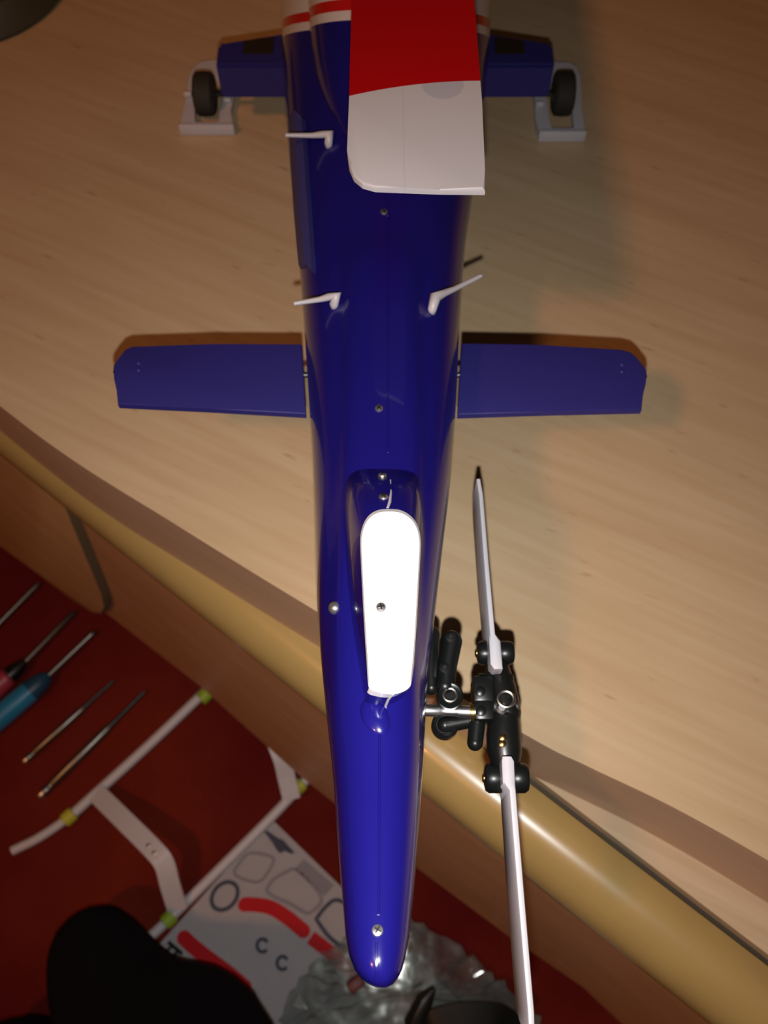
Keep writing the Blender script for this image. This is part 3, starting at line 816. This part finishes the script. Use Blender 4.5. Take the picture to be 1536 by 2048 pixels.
def flat_line(name, px, wpx, m, closed=False, z=.0034, n=6, caps=False):
    if caps: n = 24
    pts = [(V((*p, 0))) for p in px]
    if closed: pts = pts + [pts[0]]
    P = [fl_at(q.x, q.y, z) for q in (spline([tuple(p) for p in pts], n))]
    ww = wpx * .00034 / 2
    bm = bmesh.new(); l, r2 = [], []
    N_ = len(P)
    for i, p in enumerate(P):
        if closed and i in (0, N_ - 1): a = P[1] - P[N_ - 2]
        else: a = P[min(i + 1, N_ - 1)] - P[max(i - 1, 0)]
        f_ = 1.0
        if caps:
            d_ = min((p - P[0]).length, (p - P[-1]).length) / ww
            f_ = math.sqrt(max(.02, 1 - (1 - min(1, d_)) ** 2))
        s_ = a.cross(Z).normalized() * ww * f_; l.append(p + s_); r2.append(p - s_)
    add_loft(bm, [[a, b_, b_ - Z * .0006, a - Z * .0006] for a, b_ in zip(l, r2)], caps=not closed)
    return finish(name, bm, m, sheet, smooth=False)
def flat_poly(name, px, m, z=.0034, round_=0):
    P = [fl_at(x, y, z) for x, y in px]; bm = bmesh.new(); add_plate(bm, P, V((0, 0, -.0006))); return finish(name, bm, m, sheet, smooth=False)
flat_line('printed_outline', [(468, 1740), (490, 1712), (508, 1706), (541, 1713), (546, 1725), (528, 1755), (512, 1764), (485, 1758), (470, 1750)], 5, M_ink2, True)
flat_line('printed_outline', [(449 + 31 * math.cos(R(a)) * .62 + 23 * math.sin(R(a)) * .78, 1792 - 31 * math.cos(R(a)) * .78 + 23 * math.sin(R(a)) * .62) for a in range(0, 360, 24)], 7, M_ink, True)
flat_line('printed_outline', [(532, 1780), (548, 1758), (580, 1740), (595, 1741), (630, 1775), (642, 1795), (640, 1808), (625, 1822), (612, 1826), (580, 1808), (545, 1792)], 6, M_ink2, True)
flat_line('printed_outline', [(632, 1838), (650, 1815), (672, 1800), (700, 1815), (712, 1850), (700, 1885), (680, 1890), (655, 1870)], 7, M_ink, True)
flat_line('red_stripe', [(476, 1810), (505, 1809), (540, 1815), (570, 1832), (600, 1856), (617, 1871)], 25, M_redfilm, caps=True)
flat_line('red_stripe', [(621, 1875), (645, 1893), (672, 1915), (700, 1942), (730, 1970)], 24, M_redfilm)
flat_line('red_stripe', [(358, 1866), (385, 1892), (420, 1920), (460, 1950), (500, 1985)], 26, M_redfilm, caps=True)
for x, y in ((525, 1891), (565, 1926)):
    P = [(x + 11 * math.cos(R(a)), y + 13 * math.sin(R(a))) for a in range(40, 331, 29)]
    flat_line('printed_ring', P, 6, M_ink)
flat_poly('printed_emblem', [(527, 1662), (534, 1661), (556, 1676), (566, 1680), (575, 1690), (589, 1705), (584, 1708), (568, 1702), (560, 1707), (552, 1698), (545, 1686)], M_ink)
for k in range(3):
    o1 = (604 - k * 6, 1722 + k * 7)
    flat_line('printed_text', [(o1[0] + t_ * 60, o1[1] + t_ * 52) for t_ in (0, .33, .66, 1)], 8, M_ink2)
flat_line('printed_letter', [(336, 1884), (364, 1908)], 7, M_inkd); flat_line('printed_letter', [(345, 1891), (331, 1904)], 5, M_inkd); flat_line('printed_letter', [(356, 1901), (344, 1916)], 6, M_inkd)

# clear bag of parts on the sheet
def bag_mat():
    m = bpy.data.materials.new('clear_plastic_film'); m.use_nodes = True; N = m.node_tree.nodes; L = m.node_tree.links
    N.remove(N['Principled BSDF']); out_ = N['Material Output']
    tr = N.new('ShaderNodeBsdfTransparent'); tr.inputs[0].default_value = (.93, .95, .94, 1)
    di = N.new('ShaderNodeBsdfDiffuse'); di.inputs[0].default_value = (.30, .33, .32, 1)
    gl = N.new('ShaderNodeBsdfGlossy'); gl.inputs['Roughness'].default_value = .12; gl.inputs[0].default_value = (.9, .95, .9, 1)
    lw = N.new('ShaderNodeLayerWeight'); lw.inputs[0].default_value = .25
    tc = N.new('ShaderNodeTexCoord'); no = N.new('ShaderNodeTexNoise'); no.inputs['Scale'].default_value = 38; no.inputs['Detail'].default_value = 2; L.new(tc.outputs['Object'], no.inputs['Vector'])
    bp_ = N.new('ShaderNodeBump'); bp_.inputs['Strength'].default_value = .25; bp_.inputs['Distance'].default_value = .004; L.new(no.outputs['Fac'], bp_.inputs['Height']); L.new(bp_.outputs[0], gl.inputs['Normal'])
    m1 = N.new('ShaderNodeMixShader'); mr = N.new('ShaderNodeMapRange'); mr.inputs['From Min'].default_value = .4; mr.inputs['From Max'].default_value = .66; mr.inputs['To Min'].default_value = .10; mr.inputs['To Max'].default_value = .50
    L.new(no.outputs['Fac'], mr.inputs['Value']); L.new(mr.outputs[0], m1.inputs[0]); L.new(tr.outputs[0], m1.inputs[1]); L.new(di.outputs[0], m1.inputs[2])
    m2 = N.new('ShaderNodeMixShader'); m2.inputs[0].default_value = .025
    L.new(m1.outputs[0], m2.inputs[1]); L.new(gl.outputs[0], m2.inputs[2]); L.new(m2.outputs[0], out_.inputs['Surface'])
    return m
M_bag = bag_mat()
def crumpled(name, px, hmax, parent, seed):
    """a creased film cushion over a floor outline: facets of random height"""
    rnd = random.Random(seed); P = [fl_at(x, y, .0) for x, y in px]; c = sum(P, V()) / len(P)
    bm = bmesh.new(); rings = []; nseg = 11
    O = []
    for a_, b_ in zip(P, P[1:] + P[:1]):
        for k in range(5): O.append(a_.lerp(b_, k / 5) + V((rnd.uniform(-1, 1), rnd.uniform(-1, 1), 0)) * .0022)
    for k in range(nseg + 1):
        t_ = 1 - k / nseg * .97; ring = []
        for p in O:
            q = c + (p - c) * t_ + V((rnd.uniform(-1, 1), rnd.uniform(-1, 1), 0)) * (.0035 * t_ if k else 0)
            ring.append(V((q.x, q.y, ZF + .0045 + (hmax * min(1, (1 - t_) * 3.2) * (.45 + .75 * rnd.random()) if k else 0))))
        rings.append(ring)
    add_loft(bm, [[V((p.x, p.y, ZF + .0037)) for p in rings[0]]] + rings)
    bmesh.ops.triangulate(bm, faces=bm.faces[:])
    return finish(name, bm, M_bag, parent, auto=24)
bag = thing('parts_bag', 'crumpled clear plastic parts bag under the blue tail tip, on the sticker sheet', 'plastic bag', fl_at(780, 1990))
crumpled('bag_film', [(630, 1925), (662, 1893), (700, 1872), (790, 1822), (840, 1846), (905, 1890), (965, 1935), (1030, 1990), (1075, 2040), (1090, 2120), (900, 2190), (720, 2180), (590, 2130), (560, 2040), (590, 1965)], .018, bag, 3)
# what lies on and in front of the bag
bm = bmesh.new(); arch = spline([(815, 2052, .030), (850, 2025, .036), (905, 2008, .038), (960, 2004, .038), (1010, 2012, .036), (1050, 2040, .030)], 6)
P = [fl_at(*q) for q in arch]; rings = []
for i, p in enumerate(P):
    a = (P[min(i + 1, len(P) - 1)] - P[max(i - 1, 0)]).normalized(); s_ = a.cross(Z).normalized(); s_ = s_ if s_.y < 0 else -s_
    rings.append([p, p + s_ * .022 - Z * .004, p + s_ * .022 - Z * .007, p - Z * .004])
add_loft(bm, rings)
tag(finish('curved_shell', bm, speckle(mat('dark_shell', (.008, .012, .012), .35), 200, .2), None, auto=30), 'curved black plastic shell lying on the clear parts bag', 'plastic part')
bm = bmesh.new(); P = [fl_at(*q) for q in ((826, 2052, .030), (850, 2000, .038), (868, 1978, .040))]
add_tube(bm, P, [.006, .005, .0015], 10)
tag(finish('pointed_fin', bm, speckle(mat('dark_fin', (.010, .014, .014), .4), 200, .2), None), 'pointed black plastic fin standing beside the curved black shell', 'plastic part')
bm = bmesh.new(); add_box(bm, fl_at(712, 1968, .034), (.010, .007, .006), Matrix.Rotation(.6, 3, 'Z'), .0012)
tag(finish('red_clip', bm, mat('dark_red_plastic', (.10, .012, .012), .5), None), 'small dark red plastic clip on the bag beside the tail tip', 'plastic part')

# ------------------------------------------------------------------ the person at the desk: feet and legs in black
def skin_person():
    me = bpy.data.meshes.new('person'); bm = bmesh.new()
    lay = bm.verts.layers.skin.verify()
    def vtx(p, r, root=False):
        v = bm.verts.new(p); v[lay].radius = (r, r) if not isinstance(r, tuple) else r; v[lay].use_root = root; return v
    def chain(vs_):
        for a, b_ in zip(vs_, vs_[1:]): bm.edges.new((a, b_))
    pelvis = vtx(V((-0.14, -0.62, ZF + .47)), .13, True)
    # near foot: toe in the middle of the picture's lower left
    an = fl_at(395, 2110, .075)
    l = [pelvis, vtx(V((-0.08, -0.58, ZF + .47)), .095), vtx(V((-0.10, -0.38, ZF + .46)), .078), vtx(V((an.x - .02, -0.26, ZF + .44)), .064),
         vtx(V((an.x, -0.24, ZF + .30)), .056), vtx(V((an.x, an.y - .07, ZF + .16)), .050), vtx(an, .046),
         vtx(fl_at(275, 2060, .046), .044), vtx(fl_at(212, 1968, .038), .037), vtx(fl_at(184, 1880, .031), .029), vtx(fl_at(174, 1838, .023), .018)]
    chain(l)
    calf = vtx(fl_at(540, 2082, .05), .036); bm.edges.new((l[6], calf))
    an2 = fl_at(20, 2290, .085)
    r2 = [pelvis, vtx(V((-0.22, -0.58, ZF + .47)), .095), vtx(V((-0.25, -0.42, ZF + .46)), .078), vtx(V((-0.26, -0.36, ZF + .44)), .064),
          vtx(V((-0.26, -0.33, ZF + .28)), .056), vtx(V((an2.x, an2.y - .06, ZF + .16)), .050), vtx(an2, .046), vtx(fl_at(30, 2190, .042), .042), vtx(fl_at(50, 2100, .032), .034), vtx(fl_at(56, 2060, .026), .024)]
    chain(r2)
    bm.to_mesh(me); bm.free()
    o = bpy.data.objects.new('person', me); COL.objects.link(o); me.materials.append(M_cloth)
    s = o.modifiers.new('skin', 'SKIN'); s.use_smooth_shade = True
    u = o.modifiers.new('sub', 'SUBSURF'); u.levels = 2; u.render_levels = 2
    dg = bpy.context.evaluated_depsgraph_get(); ev = o.evaluated_get(dg); m2 = bpy.data.meshes.new_from_object(ev)
    o.modifiers.clear(); o.data = m2
    if not m2.materials: m2.materials.append(M_cloth)
    for p in m2.polygons: p.use_smooth = True
    lowest = min(v.co.z for v in m2.vertices)
    for v in m2.vertices:                                  # soles flat on the carpet
        if v.co.z < ZF + .0037: v.co.z = ZF + .0037
    tag(o, 'person in black trousers and black socks seated at the desk, feet on the carpet', 'person')
skin_person()
